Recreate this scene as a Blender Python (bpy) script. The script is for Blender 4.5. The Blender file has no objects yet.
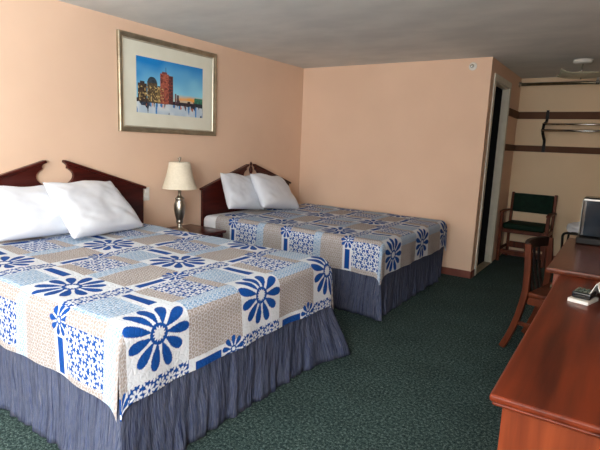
import bpy, bmesh, math, random
import numpy as np
from mathutils import Vector, Matrix, noise as mnoise
random.seed(7)
SC = bpy.context.scene
COL = SC.collection
PI = math.pi

# ------------------------------------------------------------------ helpers
def s2l(c):
    def f(v):
        v /= 255.0
        return v / 12.92 if v <= 0.04045 else ((v + 0.055) / 1.055) ** 2.4
    return (f(c[0]), f(c[1]), f(c[2]), 1.0)

def obj(name, bm, mat=None, parent=None, smooth=False, bevel=0.0, seg=2, label=None):
    me = bpy.data.meshes.new(name)
    bmesh.ops.recalc_face_normals(bm, faces=bm.faces)
    bm.to_mesh(me); bm.free()
    if mat: me.materials.append(mat)
    o = bpy.data.objects.new(name, me); COL.objects.link(o)
    if parent: o.parent = parent
    if smooth:
        me.shade_smooth() if hasattr(me, 'shade_smooth') else None
    if bevel:
        m = o.modifiers.new('bevel', 'BEVEL'); m.width = bevel; m.segments = seg
        m.limit_method = 'ANGLE'; m.angle_limit = math.radians(40)
    if label: o['label'] = label
    return o

def tag(o, label, cat, group=None, kind=None):
    o['label'] = label; o['category'] = cat
    if group: o['group'] = group
    if kind: o['kind'] = kind
    return o

def thing(name, label, cat, loc, rz=0.0, group=None):
    o = bpy.data.objects.new(name, None); COL.objects.link(o)
    o.empty_display_size = 0.1
    o.location = loc; o.rotation_euler = (0, 0, rz)
    return tag(o, label, cat, group)

def struct(name, bm, mat, parent=None, **k):
    o = obj(name, bm, mat, parent, **k)
    if not parent: o['kind'] = 'structure'
    return o

def box(bm, x0, x1, y0, y1, z0, z1, M=None):
    vs = [bm.verts.new((x, y, z)) for x in (x0, x1) for y in (y0, y1) for z in (z0, z1)]
    for f in ((0,1,3,2),(4,6,7,5),(0,4,5,1),(2,3,7,6),(0,2,6,4),(1,5,7,3)):
        bm.faces.new([vs[i] for i in f])
    if M is not None: bmesh.ops.transform(bm, matrix=M, verts=vs)
    return vs

def B(*a, **k):
    bm = bmesh.new(); box(bm, *a, **k); return bm

def sweep(bm, pts, sec, up=(0, 0, 1), closed_sec=True, scales=None, cap=True):
    """sweep a 2D section [(side, up)] along pts"""
    pts = [Vector(p) for p in pts]; n = len(pts); up = Vector(up); rings = []
    for i, p in enumerate(pts):
        t = (pts[min(i+1, n-1)] - pts[max(i-1, 0)]).normalized()
        side = t.cross(up)
        if side.length < 1e-5: side = t.cross(Vector((1, 0, 0)))
        side.normalize(); u2 = side.cross(t).normalized()
        k = scales[i] if scales else 1.0
        rings.append([bm.verts.new(p + side*(a*k) + u2*(b*k)) for a, b in sec])
    m = len(sec)
    for i in range(n-1):
        for j in range(m if closed_sec else m-1):
            bm.faces.new((rings[i][j], rings[i][(j+1) % m], rings[i+1][(j+1) % m], rings[i+1][j]))
    if cap and closed_sec:
        bm.faces.new(rings[0]); bm.faces.new(rings[-1][::-1])
    return bm

def rect(w, h):
    return [(-w/2, -h/2), (w/2, -h/2), (w/2, h/2), (-w/2, h/2)]
def circ(r, n=14):
    return [(r*math.cos(2*PI*i/n), r*math.sin(2*PI*i/n)) for i in range(n)]
def bar(pts, w, h, up=(0, 0, 1), scales=None):
    return sweep(bmesh.new(), pts, rect(w, h), up, scales=scales)
def tube(pts, r, n=14, up=(0, 0, 1), bm=None):
    return sweep(bm or bmesh.new(), pts, circ(r, n), up)

def lathe(prof, n=32, bm=None, M=None):
    bm = bm or bmesh.new(); rings = []; new = []
    for r, z in prof:
        if r < 1e-6:
            v = bm.verts.new((0, 0, z)); rings.append([v]); new.append(v)
        else:
            ring = [bm.verts.new((r*math.cos(2*PI*i/n), r*math.sin(2*PI*i/n), z)) for i in range(n)]
            rings.append(ring); new += ring
    for a, b in zip(rings, rings[1:]):
        for i in range(n):
            j = (i+1) % n
            if len(a) == 1 and len(b) == 1: continue
            if len(a) == 1: bm.faces.new((a[0], b[i], b[j]))
            elif len(b) == 1: bm.faces.new((a[i], a[j], b[0]))
            else: bm.faces.new((a[i], a[j], b[j], b[i]))
    if M is not None: bmesh.ops.transform(bm, matrix=M, verts=new)
    return bm

def prism(poly, axis, a0, a1, bm=None):
    """extrude a 2D polygon; axis 'x': poly is (y,z), 'y': (x,z), 'z': (x,y)"""
    bm = bm or bmesh.new()
    def P(p, a):
        return {'x': (a, p[0], p[1]), 'y': (p[0], a, p[1]), 'z': (p[0], p[1], a)}[axis]
    A = [bm.verts.new(P(p, a0)) for p in poly]; C = [bm.verts.new(P(p, a1)) for p in poly]
    bm.faces.new(A); bm.faces.new(C[::-1]); n = len(poly)
    for i in range(n): bm.faces.new((A[i], C[i], C[(i+1) % n], A[(i+1) % n]))
    return bm

def bez(p, n=12):
    p = [Vector(q) for q in p]; out = []
    for i in range(n+1):
        t = i/n
        if len(p) == 3: out.append(p[0]*(1-t)**2 + p[1]*2*t*(1-t) + p[2]*t*t)
        else: out.append(p[0]*(1-t)**3 + p[1]*3*t*(1-t)**2 + p[2]*3*t*t*(1-t) + p[3]*t**3)
    return out

# ------------------------------------------------------------------ materials
def base_mat(name):
    m = bpy.data.materials.new(name); m.use_nodes = True
    nt = m.node_tree; return m, nt, nt.nodes['Principled BSDF']

def N(nt, kind, **kw):
    n = nt.nodes.new(kind)
    for k, v in kw.items():
        if k in n.inputs: n.inputs[k].default_value = v
        else: setattr(n, k, v)
    return n

def mottled(name, c1, c2, scale=8, rough=0.6, metal=0.0, bump=0.0, bscale=60, stretch=(1,1,1), spec=0.5, detail=4, lo=0.35, hi=0.65, coat=0.0, sheen=0.0, bdist=0.01):
    m, nt, p = base_mat(name)
    tc = N(nt, 'ShaderNodeTexCoord'); mp = N(nt, 'ShaderNodeMapping')
    mp.inputs['Scale'].default_value = stretch
    nt.links.new(tc.outputs['Object'], mp.inputs['Vector'])
    nz = N(nt, 'ShaderNodeTexNoise', Scale=scale, Detail=detail)
    nt.links.new(mp.outputs['Vector'], nz.inputs['Vector'])
    cr = N(nt, 'ShaderNodeValToRGB')
    cr.color_ramp.elements[0].position = lo; cr.color_ramp.elements[1].position = hi
    cr.color_ramp.elements[0].color = s2l(c1); cr.color_ramp.elements[1].color = s2l(c2)
    nt.links.new(nz.outputs['Fac'], cr.inputs['Fac'])
    nt.links.new(cr.outputs['Color'], p.inputs['Base Color'])
    p.inputs['Roughness'].default_value = rough; p.inputs['Metallic'].default_value = metal
    p.inputs['Specular IOR Level'].default_value = spec
    p.inputs['Coat Weight'].default_value = coat
    p.inputs['Coat Roughness'].default_value = 0.12
    p.inputs['Sheen Weight'].default_value = sheen
    if bump:
        n2 = N(nt, 'ShaderNodeTexNoise', Scale=bscale, Detail=3)
        nt.links.new(mp.outputs['Vector'], n2.inputs['Vector'])
        bp = N(nt, 'ShaderNodeBump', Strength=bump, Distance=bdist)
        nt.links.new(n2.outputs['Fac'], bp.inputs['Height'])
        nt.links.new(bp.outputs['Normal'], p.inputs['Normal'])
    return m

def wood(name, c1, c2, rough=0.35, axis='y', scale=3.0, coat=0.3):
    st = {'x': (1, 14, 14), 'y': (14, 1, 14), 'z': (14, 14, 1)}[axis]
    return mottled(name, c1, c2, scale=scale, rough=rough, stretch=st, detail=7, lo=0.3, hi=0.7, coat=coat, bump=0.0, spec=0.22)

M = {}
M['wall'] = mottled('pink_wall_paint', (222, 190, 164), (228, 196, 170), scale=1.5, rough=0.75, bump=0.05, bscale=140, spec=0.3)
M['ceiling'] = mottled('grey_ceiling_paint', (212, 215, 213), (226, 228, 225), scale=2.2, rough=0.85, bump=0.12, bscale=9, spec=0.2, stretch=(1, 1.6, 1))
M['nook_wall'] = mottled('tan_nook_wall_paint', (222, 198, 164), (228, 204, 170), scale=1.5, rough=0.75, bump=0.05, bscale=140, spec=0.3)
M['unlit_room'] = mottled('unlit_room_shade', (22, 22, 22), (28, 28, 27), rough=0.9)  # near-black colour stands in for the shade of the unlit bathroom
M['trim'] = mottled('white_trim_paint', (205, 203, 188), (214, 212, 198), rough=0.5)
M['threshold'] = mottled('worn_threshold', (150, 138, 112), (170, 158, 130), scale=30, rough=0.5)
M['baseboard'] = mottled('red_brown_vinyl', (112, 58, 46), (124, 68, 54), rough=0.45)
M['board'] = mottled('brown_painted_board', (92, 64, 48), (102, 72, 54), rough=0.7, scale=6, spec=0.15)
M['cherry'] = wood('dark_cherry_wood', (48, 14, 12), (80, 26, 20), 0.3, 'y')
M['desk_top'] = wood('red_brown_desk_top', (66, 23, 11), (122, 50, 25), 0.34, 'y', 1.3, 0.06)
M['desk_side'] = wood('red_brown_side_panel', (92, 38, 19), (132, 62, 33), 0.4, 'z', 2.0, 0.1)
M['dark_desk'] = wood('dark_desk_top', (84, 38, 24), (112, 56, 36), 0.25, 'y', 1.6, 0.2)
M['pale_panel'] = wood('worn_red_panel', (126, 72, 58), (150, 92, 74), 0.45, 'z', 2.0, 0.0)
M['chair_wood'] = wood('chair_red_wood', (68, 28, 13), (106, 50, 26), 0.45, 'z', 2.0, 0.0)
M['shaded_wood'] = wood('chair_shaded_wood', (20, 10, 8), (34, 16, 12), 0.45, 'y', 2.0, 0.0)  # shade on the crest rail and slats, put into a darker wood colour
M['green'] = mottled('dark_green_vinyl', (10, 32, 22), (16, 42, 30), scale=20, rough=0.7, bump=0.03, spec=0.15)
M['pillow'] = mottled('white_pillowcase', (214, 218, 226), (224, 227, 233), scale=4, rough=0.9, bump=0.06, bscale=7, spec=0.2, sheen=0.1)
M['sheet'] = mottled('white_sheet', (222, 224, 230), (232, 233, 238), scale=4, rough=0.9, bump=0.2, bscale=9, spec=0.2)
M['box_spring'] = mottled('box_spring_cloth', (190, 190, 190), (200, 200, 198), rough=0.9)
M['nickel'] = mottled('brushed_nickel', (168, 162, 148), (188, 182, 168), scale=30, rough=0.32, metal=1.0)
M['chrome'] = mottled('chrome', (190, 190, 186), (205, 205, 200), rough=0.15, metal=1.0)
M['brass_dark'] = mottled('dull_rod_metal', (120, 114, 96), (140, 134, 114), scale=20, rough=0.3, metal=1.0)
M['black_metal'] = mottled('black_metal', (14, 12, 11), (22, 20, 18), rough=0.5, spec=0.25)
M['black_gloss'] = mottled('black_gloss_plastic', (8, 9, 11), (12, 13, 15), rough=0.12, spec=0.6)
M['screen'] = mottled('dark_blue_glass', (6, 22, 36), (12, 34, 50), scale=3, rough=0.06, spec=0.15)
M['silver'] = mottled('silver_plastic', (168, 168, 164), (184, 184, 180), rough=0.3, metal=0.6)
M['frame'] = mottled('bronze_silver_frame', (146, 134, 112), (170, 158, 134), scale=12, rough=0.35, metal=0.75)
M['frame_lip'] = mottled('bright_frame_lip', (196, 188, 168), (206, 198, 180), rough=0.35, metal=0.6)
M['mat_board'] = mottled('cream_mat_board', (219, 218, 200), (224, 223, 206), rough=0.8)
M['shade'] = mottled('cream_lamp_shade', (212, 202, 180), (220, 210, 189), scale=60, rough=0.85)
M['plate'] = mottled('white_plastic', (222, 220, 212), (228, 226, 218), rough=0.4)
M['paper'] = mottled('white_paper', (226, 226, 222), (234, 234, 230), rough=0.7)
M['plastic_bag'] = mottled('white_plastic_bag', (214, 218, 226), (232, 234, 240), scale=10, rough=0.4, bump=0.5, bscale=20)
M['frost'] = mottled('frosted_lamp_glass', (158, 160, 138), (176, 178, 156), rough=0.25, spec=0.6)
M['strap'] = mottled('black_webbing', (24, 24, 26), (32, 32, 34), rough=0.8)
M['key_green'] = mottled('grey_keys', (70, 76, 66), (92, 98, 86), rough=0.5)

def carpet_mat():
    m, nt, p = base_mat('dark_green_carpet')
    tc = N(nt, 'ShaderNodeTexCoord')
    n1 = N(nt, 'ShaderNodeTexNoise', Scale=72, Detail=6, Roughness=0.92)
    n2 = N(nt, 'ShaderNodeTexNoise', Scale=3, Detail=3)
    for n in (n1, n2): nt.links.new(tc.outputs['Object'], n.inputs['Vector'])
    cr = N(nt, 'ShaderNodeValToRGB')
    e = cr.color_ramp.elements
    e[0].position = 0.40; e[0].color = s2l((16, 29, 30)); e[1].position = 0.64; e[1].color = s2l((134, 152, 146))
    e.new(0.52).color = s2l((56, 76, 74))
    nt.links.new(n1.outputs['Fac'], cr.inputs['Fac'])
    mx = N(nt, 'ShaderNodeMix', data_type='RGBA', blend_type='MULTIPLY')
    mx.inputs[0].default_value = 0.5
    c2 = N(nt, 'ShaderNodeValToRGB'); c2.color_ramp.elements[0].position = 0.3; c2.color_ramp.elements[1].position = 0.7
    c2.color_ramp.elements[0].color = (0.55, 0.55, 0.55, 1)
    nt.links.new(n2.outputs['Fac'], c2.inputs['Fac'])
    nt.links.new(cr.outputs['Color'], mx.inputs[6]); nt.links.new(c2.outputs['Color'], mx.inputs[7])
    nt.links.new(mx.outputs[2], p.inputs['Base Color'])
    p.inputs['Roughness'].default_value = 1.0; p.inputs['Specular IOR Level'].default_value = 0.1
    bp = N(nt, 'ShaderNodeBump', Strength=0.5, Distance=0.008)
    nt.links.new(n1.outputs['Fac'], bp.inputs['Height']); nt.links.new(bp.outputs['Normal'], p.inputs['Normal'])
    return m
M['carpet'] = carpet_mat()

def attr_mat(name, rough=0.9, quilted=False, spec=0.2):
    m, nt, p = base_mat(name)
    a = N(nt, 'ShaderNodeAttribute', attribute_name='Col')
    nt.links.new(a.outputs['Color'], p.inputs['Base Color'])
    p.inputs['Roughness'].default_value = rough; p.inputs['Specular IOR Level'].default_value = spec
    if quilted:
        tc = N(nt, 'ShaderNodeTexCoord')
        v = N(nt, 'ShaderNodeTexVoronoi', Scale=42); v.feature = 'DISTANCE_TO_EDGE'
        nt.links.new(tc.outputs['UV'], v.inputs['Vector'])
        cr = N(nt, 'ShaderNodeValToRGB'); cr.color_ramp.elements[1].position = 0.22
        nt.links.new(v.outputs['Distance'], cr.inputs['Fac'])
        nz = N(nt, 'ShaderNodeTexNoise', Scale=16, Detail=3)
        nt.links.new(tc.outputs['UV'], nz.inputs['Vector'])
        ad = N(nt, 'ShaderNodeMath', operation='ADD')
        nt.links.new(cr.outputs['Color'], ad.inputs[0]); nt.links.new(nz.outputs['Fac'], ad.inputs[1])
        bp = N(nt, 'ShaderNodeBump', Strength=0.35, Distance=0.004)
        nt.links.new(ad.outputs[0], bp.inputs['Height']); nt.links.new(bp.outputs['Normal'], p.inputs['Normal'])
    return m
M['quilt'] = attr_mat('patchwork_quilt_cloth', 0.9, True)
M['art'] = attr_mat('painted_cityscape', 0.55, False, 0.35)

def skirt_mat():
    m, nt, p = base_mat('striped_blue_skirt_cloth')
    tc = N(nt, 'ShaderNodeTexCoord'); mp = N(nt, 'ShaderNodeMapping')
    mp.inputs['Scale'].default_value = (1, 0.02, 1)
    nt.links.new(tc.outputs['UV'], mp.inputs['Vector'])
    n1 = N(nt, 'ShaderNodeTexNoise', Scale=95, Detail=4, Roughness=0.9)
    nt.links.new(mp.outputs['Vector'], n1.inputs['Vector'])
    cr = N(nt, 'ShaderNodeValToRGB'); cr.color_ramp.interpolation = 'LINEAR'
    e = cr.color_ramp.elements
    e[0].position = 0.30; e[0].color = s2l((16, 19, 32)); e[1].position = 0.74; e[1].color = s2l((150, 152, 156))
    e.new(0.42).color = s2l((38, 47, 76)); e.new(0.50).color = s2l((88, 94, 110)); e.new(0.58).color = s2l((48, 60, 98))
    e.new(0.65).color = s2l((112, 114, 120))
    nt.links.new(n1.outputs['Fac'], cr.inputs['Fac']); nt.links.new(cr.outputs['Color'], p.inputs['Base Color'])
    mp2 = N(nt, 'ShaderNodeMapping'); mp2.inputs['Scale'].default_value = (1, 0.28, 1); mp2.inputs['Rotation'].default_value = (0, 0, 0.12)
    nt.links.new(tc.outputs['UV'], mp2.inputs['Vector'])
    n2 = N(nt, 'ShaderNodeTexNoise', Scale=26, Detail=3); nt.links.new(mp2.outputs['Vector'], n2.inputs['Vector'])
    bp = N(nt, 'ShaderNodeBump', Strength=0.9, Distance=0.02)
    nt.links.new(n2.outputs['Fac'], bp.inputs['Height']); nt.links.new(bp.outputs['Normal'], p.inputs['Normal'])
    p.inputs['Roughness'].default_value = 0.85; p.inputs['Specular IOR Level'].default_value = 0.2
    return m
M['skirt'] = skirt_mat()

# ------------------------------------------------------------------ room shell
XL, XR, YB, YN, YR, ZC = -3.449, 0.45, 5.118, 6.698, -4.0, 2.254
XN = -1.217
T = 0.12; TN = 0.055
struct('floor', B(XL-T, XR+T, YR-T, YN+T, -0.1, 0.0), M['carpet'])
struct('ceiling', B(XL-T, XR+T, YR-T, YN+T, ZC, ZC+0.1), M['ceiling'])
struct('wall_left', B(XL-T, XL, YR-T, YN+T, 0, ZC), M['wall'])
V0, V1, VZ0, VZ1 = -3.2, -1.0, 0.85, 2.1
bm = bmesh.new()
box(bm, XR, XR+T, YR-T, V0, 0, ZC); box(bm, XR, XR+T, V1, YN+T, 0, ZC)
box(bm, XR, XR+T, V0, V1, 0, VZ0); box(bm, XR, XR+T, V0, V1, VZ1, ZC)
struct('wall_right', bm, M['wall'])
bm = bmesh.new()
for a in ((V0, V0+0.05, VZ0, VZ1), (V1-0.05, V1, VZ0, VZ1), ((V0+V1)/2-0.025, (V0+V1)/2+0.025, VZ0, VZ1), (V0, V1, VZ0, VZ0+0.05), (V0, V1, VZ1-0.05, VZ1)):
    box(bm, XR+0.03, XR+0.09, a[0], a[1], a[2], a[3])
struct('added_side_window', bm, M['trim'])  # unseen window added in the right wall to let light onto the bed feet
struct('wall_back', B(XL, XN-TN, YB, YB+T, 0, ZC), M['wall'])
# nook side wall with a door opening
D0, D1, DZ = 5.31, 6.02, 2.06
bm = bmesh.new()
box(bm, XN-TN, XN, YB, D0, 0, ZC); box(bm, XN-TN, XN, D1, YN, 0, ZC); box(bm, XN-TN, XN, D0, D1, DZ, ZC)
struct('wall_nook_side', bm, M['wall'])
struct('wall_nook_end', B(XN-T, XR, YN, YN+T, 0, ZC), M['nook_wall'])
# bathroom beyond the doorway, its lack of light put into near-black colour
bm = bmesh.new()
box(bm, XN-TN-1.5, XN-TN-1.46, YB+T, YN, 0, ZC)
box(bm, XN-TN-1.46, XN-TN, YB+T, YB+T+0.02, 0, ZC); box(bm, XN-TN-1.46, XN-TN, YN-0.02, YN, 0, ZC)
struct('wall_bathroom', bm, M['unlit_room'])
struct('floor_bathroom', B(XN-TN-1.46, XN-TN, YB+T+0.02, YN-0.02, 0.0, 0.012), M['unlit_room'])
# rear wall with the window the daylight comes through (behind the camera)
W0, W1, WZ0, WZ1 = -2.7, -0.42, 0.35, 2.1
bm = bmesh.new()
box(bm, XL, W0, YR-T, YR, 0, ZC); box(bm, W1, XR, YR-T, YR, 0, ZC)
box(bm, W0, W1, YR-T, YR, 0, WZ0); box(bm, W0, W1, YR-T, YR, WZ1, ZC)
struct('wall_rear', bm, M['wall'])
bm = bmesh.new()
for a in ((W0, W0+0.05, WZ0, WZ1), (W1-0.05, W1, WZ0, WZ1), ((W0+W1)/2-0.025, (W0+W1)/2+0.025, WZ0, WZ1), (W0, W1, WZ0, WZ0+0.05), (W0, W1, WZ1-0.05, WZ1)):
    box(bm, a[0], a[1], YR-0.09, YR-0.03, a[2], a[3])
struct('window_1', bm, M['trim'])
# door casing, jambs, threshold
d = bpy.data.objects.new('door_1', None); COL.objects.link(d); d['kind'] = 'structure'
d.location = (XN, (D0+D1)/2, 0)
def dl(x0, x1, y0, y1, z0, z1): return B(x0-XN, x1-XN, y0-(D0+D1)/2, y1-(D0+D1)/2, z0, z1)
CW, CT = 0.06, 0.014
obj('casing', dl(XN, XN+CT, D0-CW, D0+0.006, 0, DZ+CW), M['trim'], d, bevel=0.004)
obj('casing', dl(XN, XN+CT, D1-0.006, D1+CW, 0, DZ+CW), M['trim'], d, bevel=0.004)
obj('casing', dl(XN, XN+CT, D0+0.006, D1-0.006, DZ-0.006, DZ+CW), M['trim'], d, bevel=0.004)
bm = dl(XN-TN-0.01, XN, D1-0.018, D1, 0, DZ); obj('jamb', bm, M['trim'], d)
bm = dl(XN-TN-0.01, XN, D0, D0+0.018, 0, DZ); obj('jamb', bm, M['trim'], d)
bm = dl(XN-TN-0.01, XN, D0+0.018, D1-0.018, DZ-0.018, DZ); obj('jamb', bm, M['trim'], d)
bm = dl(XN-0.035, XN-0.02, D1-0.03, D1-0.018, 0, DZ); obj('door_stop', bm, M['trim'], d)
obj('threshold', dl(XN-TN-0.02, XN+0.01, D0+0.018, D1-0.018, 0.0, 0.014), M['threshold'], d, bevel=0.004)
# baseboards
struct('baseboard_back', B(XL, XN+0.010, YB-0.010, YB, 0, 0.078), M['baseboard'], bevel=0.003)
struct('baseboard_left', B(XL, XL+0.010, YR, YB-0.010, 0, 0.078), M['baseboard'], bevel=0.003)
struct('baseboard_nook_side', B(XN, XN+0.010, YB-0.010, D0-CW, 0, 0.078), M['baseboard'], bevel=0.003)
struct('baseboard_nook_end', B(XN, XR, YN-0.010, YN, 0, 0.078), M['baseboard'], bevel=0.003)
# brown boards round the nook
def board(z0, z1, label_z):
    bm = B(XN, XR, YN-0.02, YN, z0, z1)
    box(bm, XN, XN+0.02, D1+CW, YN-0.02, z0, z1)
    return bm
tag(obj('mounting_board', board(1.758, 1.845, 0), M['board'], bevel=0.002), 'upper brown painted board running along the nook wall below the clothes rod', 'board', 'brown boards on the nook wall')
tag(obj('mounting_board', board(1.356, 1.432, 0), M['board'], bevel=0.002), 'lower brown painted board on the nook wall above the green chair', 'board', 'brown boards on the nook wall')

# ------------------------------------------------------------------ quilt pattern
WHITE, BLUE, BEIGE, LBLUE = [np.array(s2l(c)[:3]) for c in ((206, 212, 219), (10, 68, 142), (150, 139, 133), (126, 158, 190))]
def fl(n, seed): return np.random.RandomState(seed).rand(n)
LEN = 0.86 + 0.14*fl(11, 3)
def petals(x, y, R, n, rot, wmax, r0, lens=None, pw=1.4):
    rho = np.hypot(x, y); ph = (np.arctan2(y, x) + rot) % (2*PI)
    k = np.floor(ph/(2*PI/n)).astype(int) % n
    dl_ = ph - (k+0.5)*(2*PI/n)
    L = R*(lens[k] if lens is not None else 1.0)
    t = np.clip((rho-r0)/(L-r0), 0, 1)
    h = wmax*(t**pw)*np.clip(1-t, 0, 1)**0.45/(0.43 if pw < 1 else 0.385) + 0.0012
    return (np.abs(rho*np.sin(dl_)) < h) & (rho > r0) & (rho < L)
def hexcell(x, y, s):
    sy = s*0.866; r = np.round(y/sy); off = (r % 2)*0.5*s
    c = np.round((x-off)/s)
    return x-off-c*s, y-r*sy, c, r
def pattern(p, q):
    P = 0.64
    p = (p+0.155) % P - 0.155; q = (q+0.255) % P - 0.255
    col = np.empty(p.shape+(3,)); 
    # fills
    def daisies(s=0.060, R=0.030, ox=0.0, oy=0.0):
        cx, cy, c, r = hexcell(p+ox, q+oy, s)
        rot = c*1.3+r*0.7
        f = petals(cx, cy, R, 8, rot, 0.0039, 0.005, None, 0.8)
        f &= np.hypot(cx, cy) > 0.007
        return np.where(f[..., None], WHITE, BLUE)
    def beige():
        cx, cy, c, r = hexcell(p, q, 0.036)
        rho = np.hypot(cx, cy); f = (np.abs(rho-0.0125) < 0.0024) | (rho < 0.0035)
        a = np.arctan2(cy, cx)
        f |= (np.abs(np.sin(3*a)) < 0.25) & (rho > 0.012)
        return np.where(f[..., None], WHITE*0.5+BEIGE*0.5, BEIGE)
    def lblue():
        cx, cy, c, r = hexcell(p, q, 0.030)
        rho = np.hypot(cx, cy); a = np.arctan2(cy, cx)
        f = (np.abs(rho-0.011) < 0.0026) | (np.abs(np.sin(2*a)) < 0.2)
        return np.where(f[..., None], WHITE*0.7+LBLUE*0.3, LBLUE)
    def sel(p0, p1, q0, q1): return ((p >= p0) & (p < p1) & (q >= q0) & (q < q1))[..., None]
    D, Bg, Lb = daisies(), beige(), lblue()
    col[:] = WHITE
    col = np.where(sel(-.155, .155, -.255, -.168), D, col)
    col = np.where(sel(-.155, .030, .16, .385), Lb, col)
    col = np.where(sel(.140, .215, .13, .385), Bg, col)
    col = np.where(sel(.215, .42, .13, .385), D, col)
    col = np.where(sel(.42, .485, .13, .385), Bg, col)
    col = np.where(sel(.155, .485, -.168, .05), Bg, col)
    col = np.where(sel(.155, .485, .05, .13), Lb, col)
    bl = (petals(p, q, 0.168, 11, 0.35, 0.0215, 0.034, LEN, 1.15)
          | ((np.hypot(p, q) > 0.027+0.004*np.cos(13*np.arctan2(q, p))) & (np.hypot(p, q) < 0.044)))
    x, y = p-0.425, q+0.210
    bl |= petals(x, y, 0.068, 9, 0.2, 0.0125, 0.013) | ((np.hypot(x, y) > 0.010) & (np.hypot(x, y) < 0.018))
    bl |= sel(.192, .352, -.233, -.190)[..., 0] | sel(.060, .106, .18, .365)[..., 0]
    return np.where(bl[..., None], BLUE, col)

def np_mesh(name, co, quads, uv=None, col=None, mat=None, smooth=True):
    me = bpy.data.meshes.new(name)
    nv, nf = len(co), len(quads)
    me.vertices.add(nv); me.vertices.foreach_set('co', co.astype(np.float32).ravel())
    me.loops.add(nf*4); me.loops.foreach_set('vertex_index', quads.astype(np.int32).ravel())
    me.polygons.add(nf)
    me.polygons.foreach_set('loop_start', (np.arange(nf)*4).astype(np.int32))
    try: me.polygons.foreach_set('loop_total', np.full(nf, 4, np.int32))
    except Exception: pass
    me.update(calc_edges=True)
    if smooth: me.polygons.foreach_set('use_smooth', np.ones(nf, bool))
    if uv is not None:
        l = me.uv_layers.new(name='UVMap')
        l.data.foreach_set('uv', uv[quads.ravel()].astype(np.float32).ravel())
    if col is not None:
        a = me.color_attributes.new('Col', 'FLOAT_COLOR', 'POINT')
        a.data.foreach_set('color', np.hstack([col, np.ones((nv, 1))]).astype(np.float32).ravel())
    if mat: me.materials.append(mat)
    me.validate()
    o = bpy.data.objects.new(name, me); COL.objects.link(o)
    return o

def grid_quads(n, m):
    i = np.arange(n*m).reshape(n, m)
    return np.stack([i[:-1, :-1], i[1:, :-1], i[1:, 1:], i[:-1, 1:]], -1).reshape(-1, 4)

def quilt(name, yn, yf, xf, xh, zt, hang, step, pat0, qat0, far_flare, seed, ps=1.0, qs=1.0):
    r = 0.06; a = PI*r/4
    Wy = yf-yn; Ws = Wy-2*(r-a); Lx = xf-xh; Ls = Lx-(r-a)
    hs = hang-r+a                                          # s value of the hem
    p = np.arange(-hs, Ws+hs+step/2, step); q = np.arange(-hs, Ls, step)
    Pm, Qm = np.meshgrid(p, q, indexing='ij')
    def fold(s):
        th = np.clip((a-s)/(2*a), 0, 1)*PI/2
        al = np.where(s >= a, r+(s-a), np.where(s > -a, r-r*np.sin(th), 0.0))
        dr = np.where(s >= a, 0.0, np.where(s > -a, r-r*np.cos(th), r+(-a-s)))
        return al, dr, np.maximum(0, -a-s)
    an, dn, hn = fold(Pm); af, df, hf = fold(Ws-Pm); aq, dq, hq = fold(Qm)
    k = hang-r
    Y = np.where(Pm < Ws/2, yn+an, yf-af); X = xf-aq
    Z = zt-(dn+df+dq)
    def wob(t): return 0.008*np.sin(9*t+seed)+0.005*np.sin(23*t+2*seed)
    Y = Y-(hn/k)*(0.006+wob(Qm))+(hf/k)*(far_flare+wob(Qm+3))
    X = X+(hq/k)*(0.006+wob(Pm+1.5))
    top = (1-np.clip((dn+df+dq)/r, 0, 1))
    Z = Z+top*(0.004*np.sin(7*Pm+3*Qm+seed)*np.sin(5*Qm-2*Pm)+0.0025*np.sin(21*Pm+seed)*np.sin(17*Qm))
    # slight sag of the edge line
    Z = Z-0.004*np.sin(6*Qm+seed)*(hn/k)-0.004*np.sin(5*Pm+seed)*(hq/k)
    col = pattern((Pm-pat0)*ps, (Qm+qat0)*qs)
    co = np.stack([X, Y, Z], -1).reshape(-1, 3)
    quads = grid_quads(*Pm.shape)
    cut = (((Pm < -a*0.9) | (Pm > Ws+a*0.9)) & (Qm < -a*0.9)).ravel()
    quads = quads[~cut[quads].any(1)]
    used = np.zeros(len(co), bool); used[quads] = True
    idx = np.cumsum(used)-1
    o = np_mesh(name, co[used], idx[quads], np.stack([Pm, Qm], -1).reshape(-1, 2)[used], col.reshape(-1, 3)[used], M['quilt'])
    m = o.modifiers.new('thick', 'SOLIDIFY'); m.thickness = 0.008; m.offset = -1
    return o

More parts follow.
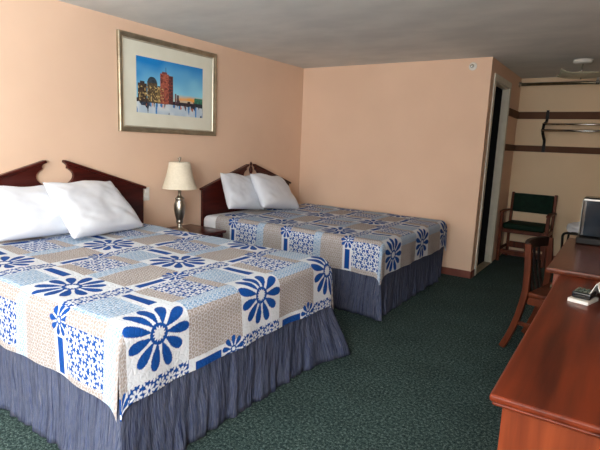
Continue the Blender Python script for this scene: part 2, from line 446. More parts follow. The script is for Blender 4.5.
# ------------------------------------------------------------------ beds
def headboard(bed, yc, half, zend, zpeak, gap, finial):
    """broken-pediment headboard, in the bed's local frame (wall at local x = 0)"""
    zb = 0.30
    def half_poly(s):
        y0 = yc+s*half; yp = yc+s*gap
        pts = [(y0, zb), (y0, zend)]
        pts += [(yp, zpeak)]
        for q in bez([(yp+s*0.004, zpeak-0.02), (yp+s*0.030, zpeak-0.035), (yp+s*0.016, zpeak-0.055)], 5): pts.append((q[0], q[1]))
        for q in bez([(yp+s*0.030, zpeak-0.062), (yp+s*0.085, zpeak-0.09), (yp+s*0.085, zpeak-0.15), (yp-s*0.02, zpeak-0.185)], 10): pts.append((q[0], q[1]))
        pts += [(yc, zpeak-0.185), (yc, zb)]
        return pts
    hb = obj('headboard', prism([v.to_2d() if hasattr(v, 'to_2d') else v for v in half_poly(-1)], 'x', 0.004, 0.034), M['cherry'], bed, bevel=0.003)
    bm = bmesh.new(); bm.from_mesh(hb.data)
    prism(half_poly(1), 'x', 0.004, 0.034, bm)
    bmesh.ops.recalc_face_normals(bm, faces=bm.faces); bm.to_mesh(hb.data); bm.free()
    for s in (-1, 1):
        a = Vector((0.026, yc+s*(half+0.022), zend-0.012)); b = Vector((0.026, yc+s*(gap-0.008), zpeak-0.002))
        obj('cornice', bar([a, b], 0.046, 0.022, up=(0, 0, 1)), M['cherry'], hb, bevel=0.006)
    for s in (-1, 1):
        obj('headboard_leg', B(0.004, 0.034, yc+s*half-0.04, yc+s*half+0.04, 0, zb), M['cherry'], hb)
    if finial:
        z = zpeak-0.185
        pr = [(0.0, z), (0.020, z), (0.020, z+0.03), (0.011, z+0.04), (0.009, z+0.07), (0.020, z+0.11), (0.022, z+0.135), (0.014, z+0.16), (0.007, z+0.17), (0.013, z+0.182), (0.013, z+0.20), (0.005, z+0.215), (0.0, z+0.219)]
        obj('finial', lathe(pr, 20, M=Matrix.Translation((0.024, yc, 0))), M['cherry'], hb, smooth=True)
    return hb

def skirt(bed, x0, xf, yn, yf, ztop, seed, far_bulge, notch=None):
    """dust ruffle round near side, foot and far side (local coords)"""
    rnd = random.Random(seed)
    n = []
    L1 = xf-x0; L2 = yf-yn; step = 0.012
    path = []
    s = 0.0
    while s <= L1: path.append((x0+s, yn, 0, -1, s, L1-s)); s += step
    s = 0.0
    while s <= L2: path.append((xf, yn+s, 1, 0, L1+s, min(s, L2-s))); s += step
    s = 0.0
    while s <= L1: path.append((xf-s, yf, 0, 1, L1+L2+s, s)); s += step
    nz = 14; co = []; uv = []
    for (x, y, nx, ny, u, dc) in path:
        corner = math.exp(-dc/0.07)
        fb = far_bulge*math.exp(-((u-(L1+L2))/0.16)**2)
        nb = 0.0
        if notch and abs(u-(L1+notch)) < 10: 
            d = u-(L1+notch)
            if d > 0 and u < L1+L2+0.15: nb = -0.07*min(1, d/0.03)
            else: nb = 0.03*math.exp(d/0.10) if d <= 0 else 0
        for k in range(nz):
            f = k/(nz-1)
            pleat = 0.004*math.sin(u*31+seed)+0.005*math.sin(u*57+1.7*seed+2*f)+0.004*math.sin(u*97+3*f)
            off = f*(0.016+pleat*(0.35+0.9*f)+0.035*corner+fb+nb)
            wr = f*0.011*mnoise.noise(Vector((u*11, f*3+u*3, seed)))
            dx, dy = nx, ny
            if corner > 0.05 and u < L1+0.25 and nx+ny != 0:
                if ny == -1: dx += 0.7*corner
                elif u < L1+L2/2: dy -= 0.7*corner
            if fb > 0.01: 
                dx, dy = (1, 0.9) if nx else (0.3, 1)
            hem = 0.004+0.006*math.sin(u*5+seed)
            co.append((x+dx*(off+wr), y+dy*(off+wr), ztop*(1-f)+max(0.004, hem)*f)); uv.append((u+0.01*math.sin(f*4+u*6), f*0.4))
    o = np_mesh('bed_skirt', np.array(co), grid_quads(len(path), nz), np.array(uv), None, M['skirt'])
    o.parent = bed
    m = o.modifiers.new('thick', 'SOLIDIFY'); m.thickness = 0.003; m.offset = 0
    return o

def rounded_slab(x0, x1, y0, y1, z0, z1): return B(x0, x1, y0, y1, z0, z1)

def make_bed(label, yn, yf, xf, zt, hb, seed, far_bulge, notch=None):
    bed = thing('bed', label, 'bed', (XL, (yn+yf)/2, 0), group='two beds along the left wall')
    yl = (yn-yf)/2+0.016; yh = -yl; L = xf-XL-0.016
    hbx = 0.045
    obj('mattress', B(hbx, L, yl, yh, 0.36, zt-0.014), M['sheet'], bed, bevel=0.055, seg=5, smooth=True)
    obj('box_spring', B(hbx, L-0.03, yl+0.03, yh-0.03, 0.10, 0.358), M['box_spring'], bed, bevel=0.02)
    for x in (0.15, L-0.15):
        for y in (yl+0.12, yh-0.12): obj('leg', B(x-0.03, x+0.03, y-0.03, y+0.03, 0, 0.0998), M['black_metal'], bed)
    skirt(bed, hbx, L+0.002, yl-0.002, yh+0.002, 0.40, seed, far_bulge, notch)
    c = (yn+yf)/2
    headboard(bed, hb[0]-c, hb[1], hb[2], hb[3], hb[4], hb[5])
    return bed

make_bed('near bed with plain broken-pediment dark headboard beside the lamp, pillows in front', 1.0, 2.53, -1.43, 0.645, (1.905, 0.765, 0.915, 1.137, 0.074, False), 2, 0.075)
make_bed('far bed by the back wall with a dark headboard topped by a turned finial', 3.335, 4.965, -1.46, 0.615, (4.115, 0.735, 0.862, 1.085, 0.058, True), 5, 0.0, 1.38)
q1 = quilt('quilt', 1.0, 2.53, -1.43, XL+0.06, 0.645, 0.295, 0.003, 0.172, 0.056, 0.035, 1.0)
tag(q1, 'blue floral patchwork quilt spread over the near bed', 'quilt', 'patchwork quilts on the beds')
q2 = quilt('quilt', 3.335, 4.965, -1.46, -3.20, 0.615, 0.275, 0.004, 0.215, 0.12, 0.02, 2.3, 0.965, 1.055)
tag(q2, 'blue floral patchwork quilt on the far bed, stopping short of its headboard', 'quilt', 'patchwork quilts on the beds')

# ------------------------------------------------------------------ pillows
def pillow(label, bottom, yaw, lean, roll, w, h, th, seed, group, taper=0.05):
    """bottom = centre of the lower edge; lean = degrees back from upright"""
    n, m = 49, 37; rnd = random.Random(seed)
    us = np.linspace(-1, 1, n); vs = np.linspace(-1, 1, m)
    U, V = np.meshgrid(us, vs, indexing='ij')
    e = (1-np.abs(U)**2.6)*(1-np.abs(V)**2.6)
    prof = np.clip(e, 0, 1)**0.42
    pinch = 1-0.05*(1-np.abs(U)**2)*np.abs(V)**3
    pin2 = 1-0.06*(1-np.abs(V)**2)*np.abs(U)**3
    co = []
    for side in (1, -1):
        for i in range(n):
            for j in range(m):
                u, v = us[i], vs[j]
                x = u*w/2*pin2[i, j]*(1-taper*(v+1)); z = v*h/2*pinch[i, j]-0.018*max(0, v)**2*math.cos(u*2.6+seed*0.3)**2
                nn = mnoise.noise(Vector((u*2.2+seed, v*2.2, side*3)))*0.012+mnoise.noise(Vector((u*5+seed, v*5, side*3)))*0.004
                # creases running from the corners
                cr = 0.006*math.sin(14*(u*0.8+v*0.9)+seed)*abs(u*v)
                y = side*(th/2*prof[i, j]*(1.0-0.16*v)+ (nn+cr)*min(1, prof[i, j]*1.4))
                co.append((y, x, z+h/2))
    co = np.array(co); g = grid_quads(n, m); quads = np.vstack([g, g[:, ::-1]+n*m])
    Mx = Matrix.Rotation(yaw, 4, 'Z') @ Matrix.Rotation(-lean, 4, 'Y') @ Matrix.Rotation(roll, 4, 'X')
    co = co @ np.array(Mx.to_3x3()).T
    o = np_mesh('pillow', co, quads, None, None, M['pillow'])
    bm = bmesh.new(); bm.from_mesh(o.data); bmesh.ops.remove_doubles(bm, verts=bm.verts, dist=0.0008)
    bmesh.ops.recalc_face_normals(bm, faces=bm.faces); bm.to_mesh(o.data); bm.free()
    o.data.polygons.foreach_set('use_smooth', np.ones(len(o.data.polygons), bool))
    o.location = bottom
    return tag(o, label, 'pillow', group)
R = math.radians
pillow('white pillow on the near bed, cut by the photo\'s left edge, behind another pillow', (-3.10, 1.66, 0.662), R(4), R(36), R(-2), 0.66, 0.40, 0.15, 1.3, 'white pillows on the beds', 0.02)
pillow('white pillow leaning forward on the near bed, overlapping the one at its left', (-2.93, 2.02, 0.664), R(13), R(42), R(-2), 0.66, 0.46, 0.17, 4.1, 'white pillows on the beds', 0.05)
pillow('white pillow on the far bed, rear one tucked nearest the lamp', (-3.17, 3.77, 0.644), R(4), R(28), R(-7), 0.58, 0.41, 0.15, 7.7, 'white pillows on the beds', 0.06)
pillow('white pillow on the far bed, front one below the headboard finial', (-3.00, 4.15, 0.642), R(6), R(38), R(-8), 0.68, 0.44, 0.17, 9.2, 'white pillows on the beds', 0.085)

# ------------------------------------------------------------------ nightstand and lamp
ns = thing('nightstand', 'dark cherry wooden nightstand between the two beds', 'nightstand', (-3.205, 2.98, 0))
obj('top', B(-0.235, 0.235, -0.26, 0.26, 0.497, 0.52), M['cherry'], ns, bevel=0.005)
bm = bmesh.new()
box(bm, -0.22, 0.21, -0.24, -0.222, 0.0, 0.497); box(bm, -0.22, 0.21, 0.222, 0.24, 0.0, 0.497)
box(bm, -0.22, -0.205, -0.222, 0.222, 0.0, 0.497); box(bm, -0.205, 0.205, -0.222, 0.222, 0.06, 0.078)
obj('cabinet_body', bm, M['cherry'], ns)
dr = obj('drawer', B(0.20, 0.218, -0.218, 0.218, 0.33, 0.485), M['cherry'], ns, bevel=0.003)
obj('knob', lathe([(0, 0), (0.007, 0), (0.006, 0.012), (0.014, 0.02), (0.012, 0.027), (0, 0.03)], 16, M=Matrix.Translation((0.218, 0, 0.41)) @ Matrix.Rotation(PI/2, 4, 'Y')), M['brass_dark'], dr, smooth=True)

lp = thing('table_lamp', 'nickel urn table lamp with cream bell shade on the nightstand', 'lamp', (-3.20, 2.885, 0.52))
def L(prof, name, mat, par=lp, n=32, **k): return obj(name, lathe(prof, n), mat, par, smooth=True, **k)
L([(0, 0), (0.072, 0), (0.074, 0.008), (0.066, 0.018), (0.04, 0.026), (0.024, 0.04), (0.020, 0.06), (0.024, 0.075), (0, 0.075)], 'base', M['nickel'])
L([(0.0, 0.075), (0.024, 0.075), (0.032, 0.095), (0.026, 0.105), (0.033, 0.12), (0.042, 0.155), (0.050, 0.20), (0.049, 0.24), (0.040, 0.272), (0.036, 0.29), (0.042, 0.298), (0.036, 0.306), (0.022, 0.315), (0.014, 0.33), (0.012, 0.40), (0.0, 0.40)], 'urn_body', M['nickel'])
L([(0.0, 0.40), (0.006, 0.40), (0.006, 0.622), (0.012, 0.627), (0.008, 0.632), (0.016, 0.642), (0.014, 0.654), (0.0, 0.659)], 'harp_and_finial', M['nickel'], n=16)
sh = [(0.152, 0.385), (0.147, 0.392), (0.134, 0.43), (0.116, 0.49), (0.102, 0.55), (0.094, 0.595), (0.090, 0.615), (0.088, 0.615), (0.092, 0.59), (0.100, 0.55), (0.114, 0.49), (0.132, 0.43), (0.145, 0.392), (0.152, 0.385)]
shade = L(sh, 'lamp_shade', M['shade'], n=48)
bm = bmesh.new()
for k in range(3):
    a = k*2*PI/3; tube([(0.005*math.cos(a), 0.005*math.sin(a), 0.612), (0.087*math.cos(a), 0.087*math.sin(a), 0.612)], 0.0015, 6, bm=bm)
obj('shade_spider', bm, M['nickel'], shade)

# wall outlet plate by the near headboard
oo = thing('outlet_plate', 'white outlet plate on the wall at the right end of the near headboard', 'outlet', (XL, 2.722, 0.845))
obj('cover_plate', B(0, 0.006, -0.036, 0.036, -0.058, 0.058), M['plate'], oo, bevel=0.002)
for s in (-1, 1): obj('socket', B(0.006, 0.009, -0.016, 0.016, s*0.026-0.014, s*0.026+0.014), M['paper'], oo, bevel=0.002)

# ------------------------------------------------------------------ framed picture
pc = thing('framed_picture', 'framed city skyline painting in a bronze frame above the near bed', 'picture', (XL, 3.01, 1.766))
FW, FH = 0.552, 0.392
def ring(bm, w, h, prof):
    """picture moulding: prof = [(inset, proud)] swept round a rectangle"""
    rings = []
    for sy, sz in ((-1, -1), (1, -1), (1, 1), (-1, 1)):
        rings.append([bm.verts.new((pr, sy*(w-i), sz*(h-i))) for i, pr in prof])
    for a in range(4):
        b = (a+1) % 4
        for j in range(len(prof)):
            k = (j+1) % len(prof)
            bm.faces.new((rings[a][j], rings[b][j], rings[b][k], rings[a][k]))
    return bm
obj('frame', ring(bmesh.new(), FW, FH, [(0, 0.001), (0, 0.022), (0.006, 0.030), (0.014, 0.032), (0.030, 0.022), (0.040, 0.018), (0.040, 0.001)]), M['frame'], pc)
obj('inner_lip', ring(bmesh.new(), FW-0.040, FH-0.040, [(0, 0.001), (0, 0.020), (0.004, 0.022), (0.010, 0.016), (0.010, 0.001)]), M['frame_lip'], pc)
obj('mat_board', B(0.001, 0.010, -FW+0.051, FW-0.051, -FH+0.051, FH-0.051), M['mat_board'], pc)
AW, AH = 0.377, 0.228
nu, nv = 301, 183
u = np.linspace(0, 1, nu); v = np.linspace(0, 1, nv)
Ug, Vg = np.meshgrid(u, v, indexing='ij')                   # v = 0 at the top
def vn(x, y, s):                                            # smooth value noise
    rs = np.random.RandomState(s); g = rs.rand(64, 64)
    xi = np.floor(x).astype(int); yi = np.floor(y).astype(int); fx = x-xi; fy = y-yi
    fx = fx*fx*(3-2*fx); fy = fy*fy*(3-2*fy)
    G = lambda a, b: g[a % 64, b % 64]
    return (G(xi, yi)*(1-fx)+G(xi+1, yi)*fx)*(1-fy)+(G(xi, yi+1)*(1-fx)+G(xi+1, yi+1)*fx)*fy
def lin(c): return np.array(s2l(c)[:3])
def mix(a, b, t): return a*(1-t[..., None])+b*t[..., None]
st = np.clip(Vg/0.72+0.35*(vn(Ug*7, Vg*6, 1)-0.5)+0.25*(Ug-0.5), 0, 1)
A = mix(lin((22, 132, 206)), lin((150, 218, 236)), st)
glow = np.clip(1-np.abs(Vg-0.68)/0.10, 0, 1)*np.clip((Ug-0.48)/0.15, 0, 1)
A = mix(A, lin((238, 168, 84)), np.clip(glow*1.1*(0.5+vn(Ug*14, Vg*20, 2)), 0, 1))
def paint(m, c, var=0.25, s=3, fx=60, fy=40):
    global A
    n = 1-var+2*var*vn(Ug*fx, Vg*fy, s)
    A = np.where(m[..., None], lin(c)*n[..., None], A)
inb = lambda a, b, c, d_: (Ug >= a) & (Ug < b) & (Vg >= c) & (Vg < d_)
paint(inb(0.0, 1, 0.735, 0.82), (46, 44, 54), 0.6, 4, 50, 30)
paint(inb(0.55, 0.88, 0.70, 0.78) & (vn(Ug*30, Vg*2, 8) > 0.5), (52, 40, 44), 0.5)
paint(inb(0.02, 0.14, 0.47, 0.80) , (70, 56, 46), 0.5, 5); paint(inb(0.05, 0.11, 0.43, 0.48), (58, 52, 50), 0.4, 6)
paint(inb(0.145, 0.285, 0.42, 0.80), (92, 78, 58), 0.55, 7)
paint((((Ug-0.215)/0.065)**2+((Vg-0.43)/0.10)**2 < 1) & (Vg < 0.44), (52, 66, 76), 0.5, 8)
paint(inb(0.285, 0.375, 0.52, 0.80), (122, 104, 70), 0.5, 9); paint(inb(0.29, 0.345, 0.48, 0.53), (60, 66, 76), 0.4, 9)
paint(inb(0.33, 0.455, 0.24, 0.80), (168, 92, 74), 0.35, 10); paint(inb(0.355, 0.43, 0.205, 0.245), (120, 66, 64), 0.3, 10)
paint(inb(0.455, 0.52, 0.26, 0.80), (84, 50, 52), 0.4, 11); paint(inb(0.408, 0.416, 0.12, 0.21), (60, 70, 96), 0.1, 11)
paint(inb(0.33, 0.52, 0.26, 0.78) & (vn(Ug*40, Vg*60, 33) > 0.6), (122, 62, 56), 0.4, 12)
paint(inb(0.02, 0.375, 0.5, 0.78) & (vn(Ug*70, Vg*34, 31) > 0.66), (196, 170, 112), 0.4, 13)
paint(inb(0.55, 0.57, 0.58, 0.78), (110, 70, 74), 0.3, 14); paint(inb(0.58, 0.61, 0.60, 0.78), (80, 56, 66), 0.3, 15)
paint(inb(0.86, 1.0, 0.62+0, 0.80) & (Vg > 0.60+0.25*np.abs(Ug-0.95)), (58, 122, 98), 0.4, 16)
paint(inb(0.86, 1.0, 0.72, 0.84), (42, 52, 58), 0.5, 17)
wat = Vg > 0.79+0.02*vn(Ug*20, Vg*0, 18)
water = mix(lin((176, 198, 214)), lin((216, 224, 228)), vn(Ug*16, Vg*9, 19))
A = np.where(wat[..., None], water, A)
streak = wat & (vn(Ug*46, Vg*5, 20) > 0.66+1.4*(Vg-0.79))
paint(streak, (52, 62, 78), 0.7, 21)
paint(wat & (vn(Ug*60, Vg*7, 22) > 0.80+1.0*(Vg-0.79)), (196, 110, 70), 0.4, 23)
paint(wat & (vn(Ug*26, Vg*6, 24) > 0.82), (70, 130, 190), 0.3, 25)
ao = np.stack([np.full(Ug.shape, 0.0104), (Ug-0.5)*2*AW, (0.5-Vg)*2*AH], -1).reshape(-1, 3)
ap = np_mesh('painting', ao, grid_quads(nu, nv)[:, ::-1], None, np.clip(A.reshape(-1, 3), 0, 1), M['art'], smooth=False)
ap.parent = pc

# ------------------------------------------------------------------ sprinkler on the back wall
sp = thing('sprinkler_head', 'small round white sprinkler head high on the back wall near the corner', 'sprinkler', (-1.40, YB, 2.172))
RX = Matrix.Rotation(PI/2, 4, 'X')
obj('escutcheon', lathe([(0, 0), (0.040, 0), (0.040, 0.004), (0.030, 0.010), (0.018, 0.012), (0, 0.012)], 24, M=RX), M['plate'], sp, smooth=True)
obj('deflector', lathe([(0, 0.012), (0.008, 0.012), (0.008, 0.035), (0.016, 0.036), (0.016, 0.040), (0, 0.042)], 16, M=RX), M['chrome'], sp, smooth=True)

# ------------------------------------------------------------------ ceiling light
cl = thing('ceiling_light', 'ceiling light with bent frosted glass dish in the nook', 'light', (-0.475, 5.58, ZC), R(12))
obj('canopy', lathe([(0, 0), (0.085, 0), (0.085, -0.022), (0.07, -0.034), (0, -0.036)], 28), M['plate'], cl, smooth=True)
obj('stem', lathe([(0, -0.036), (0.007, -0.036), (0.007, -0.155), (0, -0.155)], 12), M['chrome'], cl, smooth=True)
n = 21; gs = np.linspace(-1, 1, n); Gu, Gv = np.meshgrid(gs, gs, indexing='ij')
zz = -0.165+0.045*((np.abs(Gu)**2+np.abs(Gv)**2)/2)**1.2+0.018*np.abs(Gu*Gv)**3 + 0.008*np.cos(Gu*4)*np.abs(Gv)**3
dish = np_mesh('glass_dish', np.stack([Gu*0.20, Gv*0.20, zz], -1).reshape(-1, 3), grid_quads(n, n), None, None, M['frost'])
dish.parent = cl; md = dish.modifiers.new('t', 'SOLIDIFY'); md.thickness = 0.005
obj('finial', lathe([(0, -0.158), (0.014, -0.160), (0.014, -0.172), (0.008, -0.180), (0, -0.184)], 14), M['chrome'], cl, smooth=True)

# ------------------------------------------------------------------ clothes rod
rd = thing('clothes_rod', 'metal clothes rod across the top of the nook', 'rod', (XN, 6.58, 2.166))
RY = Matrix.Rotation(PI/2, 4, 'Y')
obj('rod', tube([(0.006, 0, 0), (XR-XN-0.001, 0, 0)], 0.0185, 16), M['brass_dark'], rd, smooth=True)
obj('flange', lathe([(0, 0.001), (0.034, 0.001), (0.034, 0.008), (0.024, 0.014), (0.022, 0.03), (0, 0.03)], 20, M=RY), M['chrome'], rd, smooth=True)
bm = lathe([(0.0195, -0.018), (0.025, -0.018), (0.025, 0.018), (0.0195, 0.018)], 18, M=Matrix.Translation((0.83, 0, 0)) @ RY)
box(bm, 0.815, 0.845, -0.004, 0.004, 0.02, ZC-2.166-0.001); box(bm, 0.80, 0.86, -0.02, 0.02, ZC-2.166-0.006, ZC-2.166-0.001)
obj('ceiling_bracket', bm, M['chrome'], rd)

# ------------------------------------------------------------------ hat rack
hr = thing('hat_rack', 'black bracketed wall rack with two chrome tubes on the nook boards', 'rack', (-0.872, YN-0.02, 1.6))
def bracket(x):
    bm = bmesh.new()
    sweep(bm, [(x, -0.006, 0.262), (x, -0.006, 0.15), (x, -0.03, 0.12), (x, -0.12, 0.105), (x, -0.20, 0.085), (x, -0.235, 0.03), (x, -0.235, 0.0), (x, -0.20, -0.03), (x, -0.10, -0.07), (x, -0.02, -0.10), (x, -0.006, -0.14), (x, -0.006, -0.242)], rect(0.016, 0.030), up=(1, 0, 0))
    for z in (0.20, -0.20): box(bm, x-0.018, x+0.018, -0.014, -0.0005, z-0.045, z+0.045)
    return bm
obj('bracket', bracket(0.0), M['black_metal'], hr)
obj('bracket', bracket(0.9), M['black_metal'], hr)
obj('tube', tube([(-0.02, -0.185, 0.088), (0.95, -0.185, 0.088)], 0.012, 14), M['chrome'], hr, smooth=True)
obj('tube', tube([(-0.02, -0.238, 0.012), (0.95, -0.238, 0.012)], 0.014, 14), M['chrome'], hr, smooth=True)

# ------------------------------------------------------------------ green armchair in the nook
ac = thing('armchair', 'green vinyl wooden armchair against the nook wall', 'chair', (-0.928, 6.25, 0), R(-3))
w = 0.258
for s in (-1, 1):
    obj('front_leg', bar([(s*w, 0, 0), (s*w, 0, 0.60)], 0.038, 0.038, up=(0, 1, 0)), M['chair_wood'], ac, bevel=0.006)
    obj('back_post', bar([(s*(w-0.01), 0.40, 0), (s*(w-0.01), 0.385, 0.42), (s*(w-0.012), 0.405, 0.84)], 0.034, 0.036, up=(0, 1, 0)), M['chair_wood'], ac, bevel=0.006)
    obj('arm', bar([(s*w, -0.03, 0.612), (s*w, 0.10, 0.625), (s*w, 0.375, 0.612)], 0.05, 0.026), M['chair_wood'], ac, bevel=0.008)
    obj('side_stretcher', B(s*w-0.010, s*w+0.010, 0.02, 0.385, 0.13, 0.165), M['chair_wood'], ac, bevel=0.003)
    obj('side_rail', B(s*w-0.012, s*w+0.012, 0.02, 0.37, 0.365, 0.411), M['chair_wood'], ac, bevel=0.003)
obj('front_rail', B(-w+0.02, w-0.02, -0.012, 0.012, 0.365, 0.411), M['chair_wood'], ac, bevel=0.003)
obj('front_stretcher', B(-w+0.02, w-0.02, -0.012, 0.012, 0.10, 0.145), M['chair_wood'], ac, bevel=0.003)
obj('rear_stretcher', B(-w+0.03, w-0.03, 0.388, 0.408, 0.12, 0.20), M['chair_wood'], ac, bevel=0.003)
obj('seat', B(-w+0.022, w-0.022, -0.03, 0.36, 0.412, 0.485), M['green'], ac, bevel=0.025, seg=4, smooth=True)
bm = bmesh.new()
sweep(bm, [(-w+0.028, 0.375, 0.712), (-w*0.5, 0.392, 0.712), (0, 0.398, 0.712), (w*0.5, 0.392, 0.712), (w-0.028, 0.375, 0.712)], rect(0.05, 0.235))
obj('backrest', bm, M['green'], ac, bevel=0.014, seg=3)

# ------------------------------------------------------------------ dresser (near) and desk (far)
X0, X1 = -0.205, 0.43
dr = thing('dresser', 'long reddish wooden dresser in the right foreground with scuffed end panel', 'dresser', (0, 1.17, 0))
LY = 1.48
def lip(bm, x0, x1, y0, y1, z0, z1):
    box(bm, x0, x1, y0, y1, z0, z1)
obj('top', B(X0, X1, 0, LY, 0.730, 0.75), M['desk_top'], dr, bevel=0.007, seg=3)
obj('top_moulding', prism([(X0+0.006, 0.008), (X1-0.006, 0.008), (X1-0.006, LY-0.01), (X0+0.006, LY-0.01)], 'z', 0.718, 0.7298), M['desk_top'], dr, bevel=0.006, seg=3)
obj('end_panel', B(X0+0.028, X1-0.02, 0.03, 0.05, 0.0, 0.7178), M['desk_side'], dr, bevel=0.002)
obj('end_panel', B(X0+0.028, X1-0.02, LY-0.045, LY-0.025, 0.0, 0.7178), M['desk_side'], dr, bevel=0.002)
obj('carcass', B(X0+0.05, X1-0.03, 0.0502, LY-0.0452, 0.06, 0.7176), M['desk_side'], dr)
for i in range(3):
    for j in range(2):
        ya = 0.055+j*0.69; za = 0.07+i*0.21
        d_ = obj('drawer', B(X0+0.03, X0+0.0498, ya, ya+0.68, za, za+0.20), M['desk_side'], dr, bevel=0.003)
        for yk in (ya+0.2, ya+0.48):
            obj('knob', lathe([(0, 0), (0.007, 0), (0.006, 0.010), (0.014, 0.018), (0.012, 0.025), (0, 0.027)], 14, M=Matrix.Translation((X0+0.03, yk, za+0.10)) @ Matrix.Rotation(-PI/2, 4, 'Y')), M['brass_dark'], d_, smooth=True)
dk = thing('desk', 'dark glossy wooden desk at the far right, behind the dresser', 'desk', (0, 2.62, 0))
DX0 = -0.262; DL = 1.10
obj('top', B(DX0, X1, 0, DL, 0.7502, 0.776), M['dark_desk'], dk, bevel=0.006, seg=3)
obj('top_edge', B(DX0-0.003, X1, -0.003, DL+0.002, 0.757, 0.771), M['chair_wood'], dk, bevel=0.005)
obj('side_panel', B(DX0+0.03, X1-0.02, 0.045, 0.068, 0, 0.750), M['pale_panel'], dk, bevel=0.002)
obj('side_panel', B(0.03, X1-0.02, DL-0.05, DL-0.028, 0, 0.750), M['pale_panel'], dk, bevel=0.002)
obj('pedestal', B(DX0+0.045, X1-0.03, 0.0682, 0.46, 0.05, 0.7498), M['desk_side'], dk, bevel=0.002)
for i in range(3):
    d_ = obj('drawer', B(DX0+0.028, DX0+0.0448, 0.075, 0.45, 0.06+i*0.228, 0.06+i*0.228+0.215), M['desk_side'], dk, bevel=0.003)
    obj('knob', lathe([(0, 0), (0.007, 0), (0.006, 0.010), (0.014, 0.018), (0.012, 0.025), (0, 0.027)], 14, M=Matrix.Translation((DX0+0.028, 0.26, 0.165+i*0.228)) @ Matrix.Rotation(-PI/2, 4, 'Y')), M['brass_dark'], d_, smooth=True)
obj('back_panel', B(X1-0.05, X1-0.03, 0.4602, DL-0.0502, 0.25, 0.7498), M['desk_side'], dk)

# ------------------------------------------------------------------ desk chair
ch = thing('desk_chair', 'wooden slat-back desk chair with splayed legs pulled up to the dark desk', 'chair', (-0.405, 3.60, 0), R(-12))
hw = 0.195
for s in (-1, 1):
    pts = [Vector((-0.115, s*hw, 0.0))] + bez([(-0.112, s*hw, 0.006), (-0.03, s*hw, 0.19), (-0.012, s*hw, 0.33), (0.0, s*hw, 0.44)], 12)[1:] + [Vector((-0.004, s*hw, 0.60)), Vector((-0.018, s*hw, 0.745))]
    obj('back_post', bar(pts, 0.030, 0.042, up=(1, 0, 0)), M['chair_wood'], ch, bevel=0.005)
    obj('front_leg', bar([(0.385, s*(hw-0.01), 0), (0.375, s*(hw-0.01), 0.395)], 0.032, 0.034, up=(1, 0, 0)), M['chair_wood'], ch, bevel=0.005)
    obj('side_rail', B(0.022, 0.358, s*hw-0.011, s*hw+0.011, 0.345, 0.395), M['chair_wood'], ch, bevel=0.003)
    obj('side_stretcher', bar([(-0.035, s*hw, 0.20), (0.36, s*(hw-0.008), 0.19)], 0.018, 0.028), M['chair_wood'], ch, bevel=0.004)
obj('front_rail', B(0.366, 0.386, -hw+0.02, hw-0.02, 0.345, 0.395), M['chair_wood'], ch, bevel=0.003)
obj('rear_rail', B(-0.008, 0.014, -hw+0.02, hw-0.02, 0.345, 0.395), M['chair_wood'], ch, bevel=0.003)
obj('seat', B(0.018, 0.415, -hw-0.012, hw+0.012, 0.3955, 0.428), M['chair_wood'], ch, bevel=0.01, seg=3)
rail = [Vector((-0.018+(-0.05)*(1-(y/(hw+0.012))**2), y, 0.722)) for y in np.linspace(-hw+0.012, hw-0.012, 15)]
obj('crest_rail', bar(rail, 0.032, 0.07), M['shaded_wood'], ch, bevel=0.008)
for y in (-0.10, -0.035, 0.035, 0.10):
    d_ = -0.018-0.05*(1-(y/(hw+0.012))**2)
    obj('slat', bar([(0.0, y, 0.39), (-0.012+d_*0.5, y, 0.56), (d_, y, 0.72)], 0.026, 0.012, up=(1, 0, 0)), M['shaded_wood'], ch, bevel=0.003)

# ------------------------------------------------------------------ television on the desk
tv = thing('television', 'small glossy black television with silver trim on the dark desk', 'television', (-0.195, 3.50, 0.776))
obj('casing', B(0, 0.46, 0.012, 0.17, 0.045, 0.298), M['black_gloss'], tv, bevel=0.012, seg=3)
obj('stand_base', B(-0.012, 0.47, -0.01, 0.18, 0.0, 0.0448), M['black_metal'], tv, bevel=0.008)
obj('screen', B(0.022, 0.44, 0.006, 0.0118, 0.058, 0.274), M['screen'], tv, bevel=0.002)
obj('top_bezel', B(0.004, 0.456, 0.003, 0.0118, 0.277, 0.290), M['silver'], tv, bevel=0.003)
obj('side_strip', B(-0.004, 0.0, 0.04, 0.10, 0.06, 0.278), M['silver'], tv, bevel=0.0015)

# ------------------------------------------------------------------ luggage rack + white bag
lr = thing('luggage_rack', 'black tubular luggage rack by the nook wall behind the dark desk', 'rack', (-0.20, 5.75, 0))
def uframe(y_top, y_bot):
    zt = 0.545; hw_ = 0.25; r = 0.05; pts = []
    pts.append(Vector((-hw_, y_bot, 0.014)))
    for p in bez([(-hw_, y_top*0.92+y_bot*0.08, zt-r), (-hw_, y_top, zt), (-hw_+r, y_top, zt)], 6): pts.append(p)
    for p in bez([(hw_-r, y_top, zt), (hw_, y_top, zt), (hw_, y_top*0.92+y_bot*0.08, zt-r)], 6): pts.append(p)
    pts.append(Vector((hw_, y_bot, 0.014)))
    return tube(pts, 0.0125, 12, up=(0.0, 1, 0.3))
obj('tube_frame', uframe(-0.20, 0.19), M['black_metal'], lr, smooth=True)
bm = uframe(0.20, -0.19); bmesh.ops.scale(bm, vec=(0.88, 1, 1), verts=bm.verts)
obj('tube_frame', bm, M['black_metal'], lr, smooth=True)
for x in (-0.15, 0.0, 0.15):
    obj('strap', sweep(bmesh.new(), [(x, -0.20, 0.561), (x, -0.10, 0.520), (x, 0.0, 0.508), (x, 0.10, 0.520), (x, 0.20, 0.561)], rect(0.045, 0.003)), M['strap'], lr)
bm = bmesh.new(); bmesh.ops.create_icosphere(bm, subdivisions=4, radius=1)
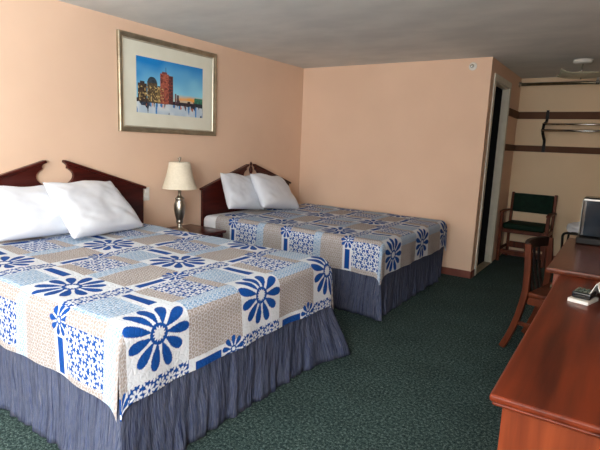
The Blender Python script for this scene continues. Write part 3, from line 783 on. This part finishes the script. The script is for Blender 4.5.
for v_ in bm.verts:
    c = v_.co.copy(); k = 1+0.16*mnoise.noise(c*2.1)+0.07*mnoise.noise(c*5.3)
    v_.co = Vector((c.x*0.20*k, c.y*0.145*k, max(-0.055, c.z*0.085*k)))
bag = obj('plastic_bag', bm, M['plastic_bag'], smooth=True); bag.location = (-0.235, 5.76, 0.578)
tag(bag, 'white crumpled bag lying on the black luggage rack', 'bag')

# ------------------------------------------------------------------ things on the dresser
Z = 0.7505
nb = thing('notepad', 'white notepad on the dresser beneath the black keypad', 'notepad', (-0.075, 2.205, Z), R(-16))
obj('pages', B(-0.038, 0.038, -0.056, 0.056, 0, 0.012), M['paper'], nb, bevel=0.001)
obj('cover_sheet', B(-0.038, 0.038, -0.056, 0.056, 0.0122, 0.0135), M['plate'], nb)
kp = thing('remote_control', 'small black keypad with round keys on the white notepad', 'remote', (-0.074, 2.215, Z+0.0137), R(-12))
obj('body', B(-0.034, 0.034, -0.042, 0.042, 0, 0.026), M['black_gloss'], kp, bevel=0.006, seg=3)
for i in range(4):
    for j in range(3):
        obj('key', lathe([(0, 0.026), (0.0062, 0.026), (0.0058, 0.0315), (0, 0.0325)], 12, M=Matrix.Translation((-0.023+i*0.0153, -0.024+j*0.024, 0))), M['key_green'], kp, smooth=True)
cd = thing('folded_card', 'white folded card standing tilted beside the black keypad', 'card', (-0.022, 2.305, Z), R(-12))
obj('panel', bar([(-0.022, 0, 0.001), (0.014, 0, 0.085)], 0.26, 0.002, up=(1, 0, 0)), M['paper'], cd)
obj('panel', bar([(0.052, 0, 0.001), (0.016, 0, 0.085)], 0.26, 0.002, up=(1, 0, 0)), M['paper'], cd)
ph = thing('telephone', 'black desk telephone on the dresser at the photo\'s right edge', 'telephone', (0.098, 2.13, Z), R(8))
obj('phone_body', prism([(-0.10, 0), (0.11, 0), (0.11, 0.07), (-0.10, 0.035)], 'x', -0.09, 0.09), M['black_gloss'], ph, bevel=0.01, seg=3)
obj('display', B(-0.06, -0.005, -0.04, 0.04, 0.058, 0.063, M=Matrix.Rotation(0.165, 4, 'X')), M['screen'], ph, bevel=0.002)
bm = sweep(bmesh.new(), [(0.05, -0.10, 0.062), (0.05, -0.07, 0.085), (0.05, 0, 0.10), (0.05, 0.07, 0.105), (0.05, 0.10, 0.088)], circ(0.019, 12), scales=[1.2, 1.25, 0.8, 1.25, 1.2])
obj('handset', bm, M['black_gloss'], ph, smooth=True)

# ------------------------------------------------------------------ light
def area(name, loc, rot, sx, sy, power, col):
    l = bpy.data.lights.new(name, 'AREA'); l.shape = 'RECTANGLE'; l.size = sx; l.size_y = sy
    l.energy = power; l.color = col
    o = bpy.data.objects.new(name, l); COL.objects.link(o); o.location = loc; o.rotation_euler = rot
    return o
area('window_daylight', ((W0+W1)/2, YR-0.02, (WZ0+WZ1)/2), (PI/2, 0, 0), W1-W0-0.1, WZ1-WZ0-0.1, 62, (0.94, 0.975, 1.0))
area('added_side_fill', (XR+0.02, (V0+V1)/2, (VZ0+VZ1)/2), (PI/2, 0, PI/2), V1-V0-0.1, VZ1-VZ0-0.1, 245, (0.94, 0.975, 1.0))  # fill lamp in the added side opening, brightens the foot faces
area('ceiling_fill', (-1.3, YR+2.2, 1.25), (PI*0.995, 0, 0), 2.6, 0.8, 240, (0.94, 0.975, 1.0))  # added upward lamp that brightens the ceiling, no real source there
wd = bpy.data.worlds.new('sky'); SC.world = wd; wd.use_nodes = True
bg = wd.node_tree.nodes['Background']; bg.inputs['Color'].default_value = (0.8, 0.88, 1, 1); bg.inputs['Strength'].default_value = 1.0

# ------------------------------------------------------------------ camera
cam = bpy.data.cameras.new('camera'); co = bpy.data.objects.new('camera', cam); COL.objects.link(co)
cam.sensor_width = 36; cam.lens = 479.52/600*36; cam.clip_start = 0.05
r_ = Vector((0.8276320409182377, 0.5597534450472841, 0.04124664353871043))
u_ = Vector((-0.1268724946070406, 0.1149903778772661, 0.9852312333192801))
f_ = Vector((-0.5467436098919666, 0.8206420009683519, -0.16618703706655508))
m = Matrix((r_, u_, -f_)).transposed().to_4x4(); m.translation = (0, 0, 1.33)
co.matrix_world = m
SC.camera = co
SC.view_settings.view_transform = 'Standard'
SC.view_settings.look = 'None'
SC.view_settings.exposure = 0.2
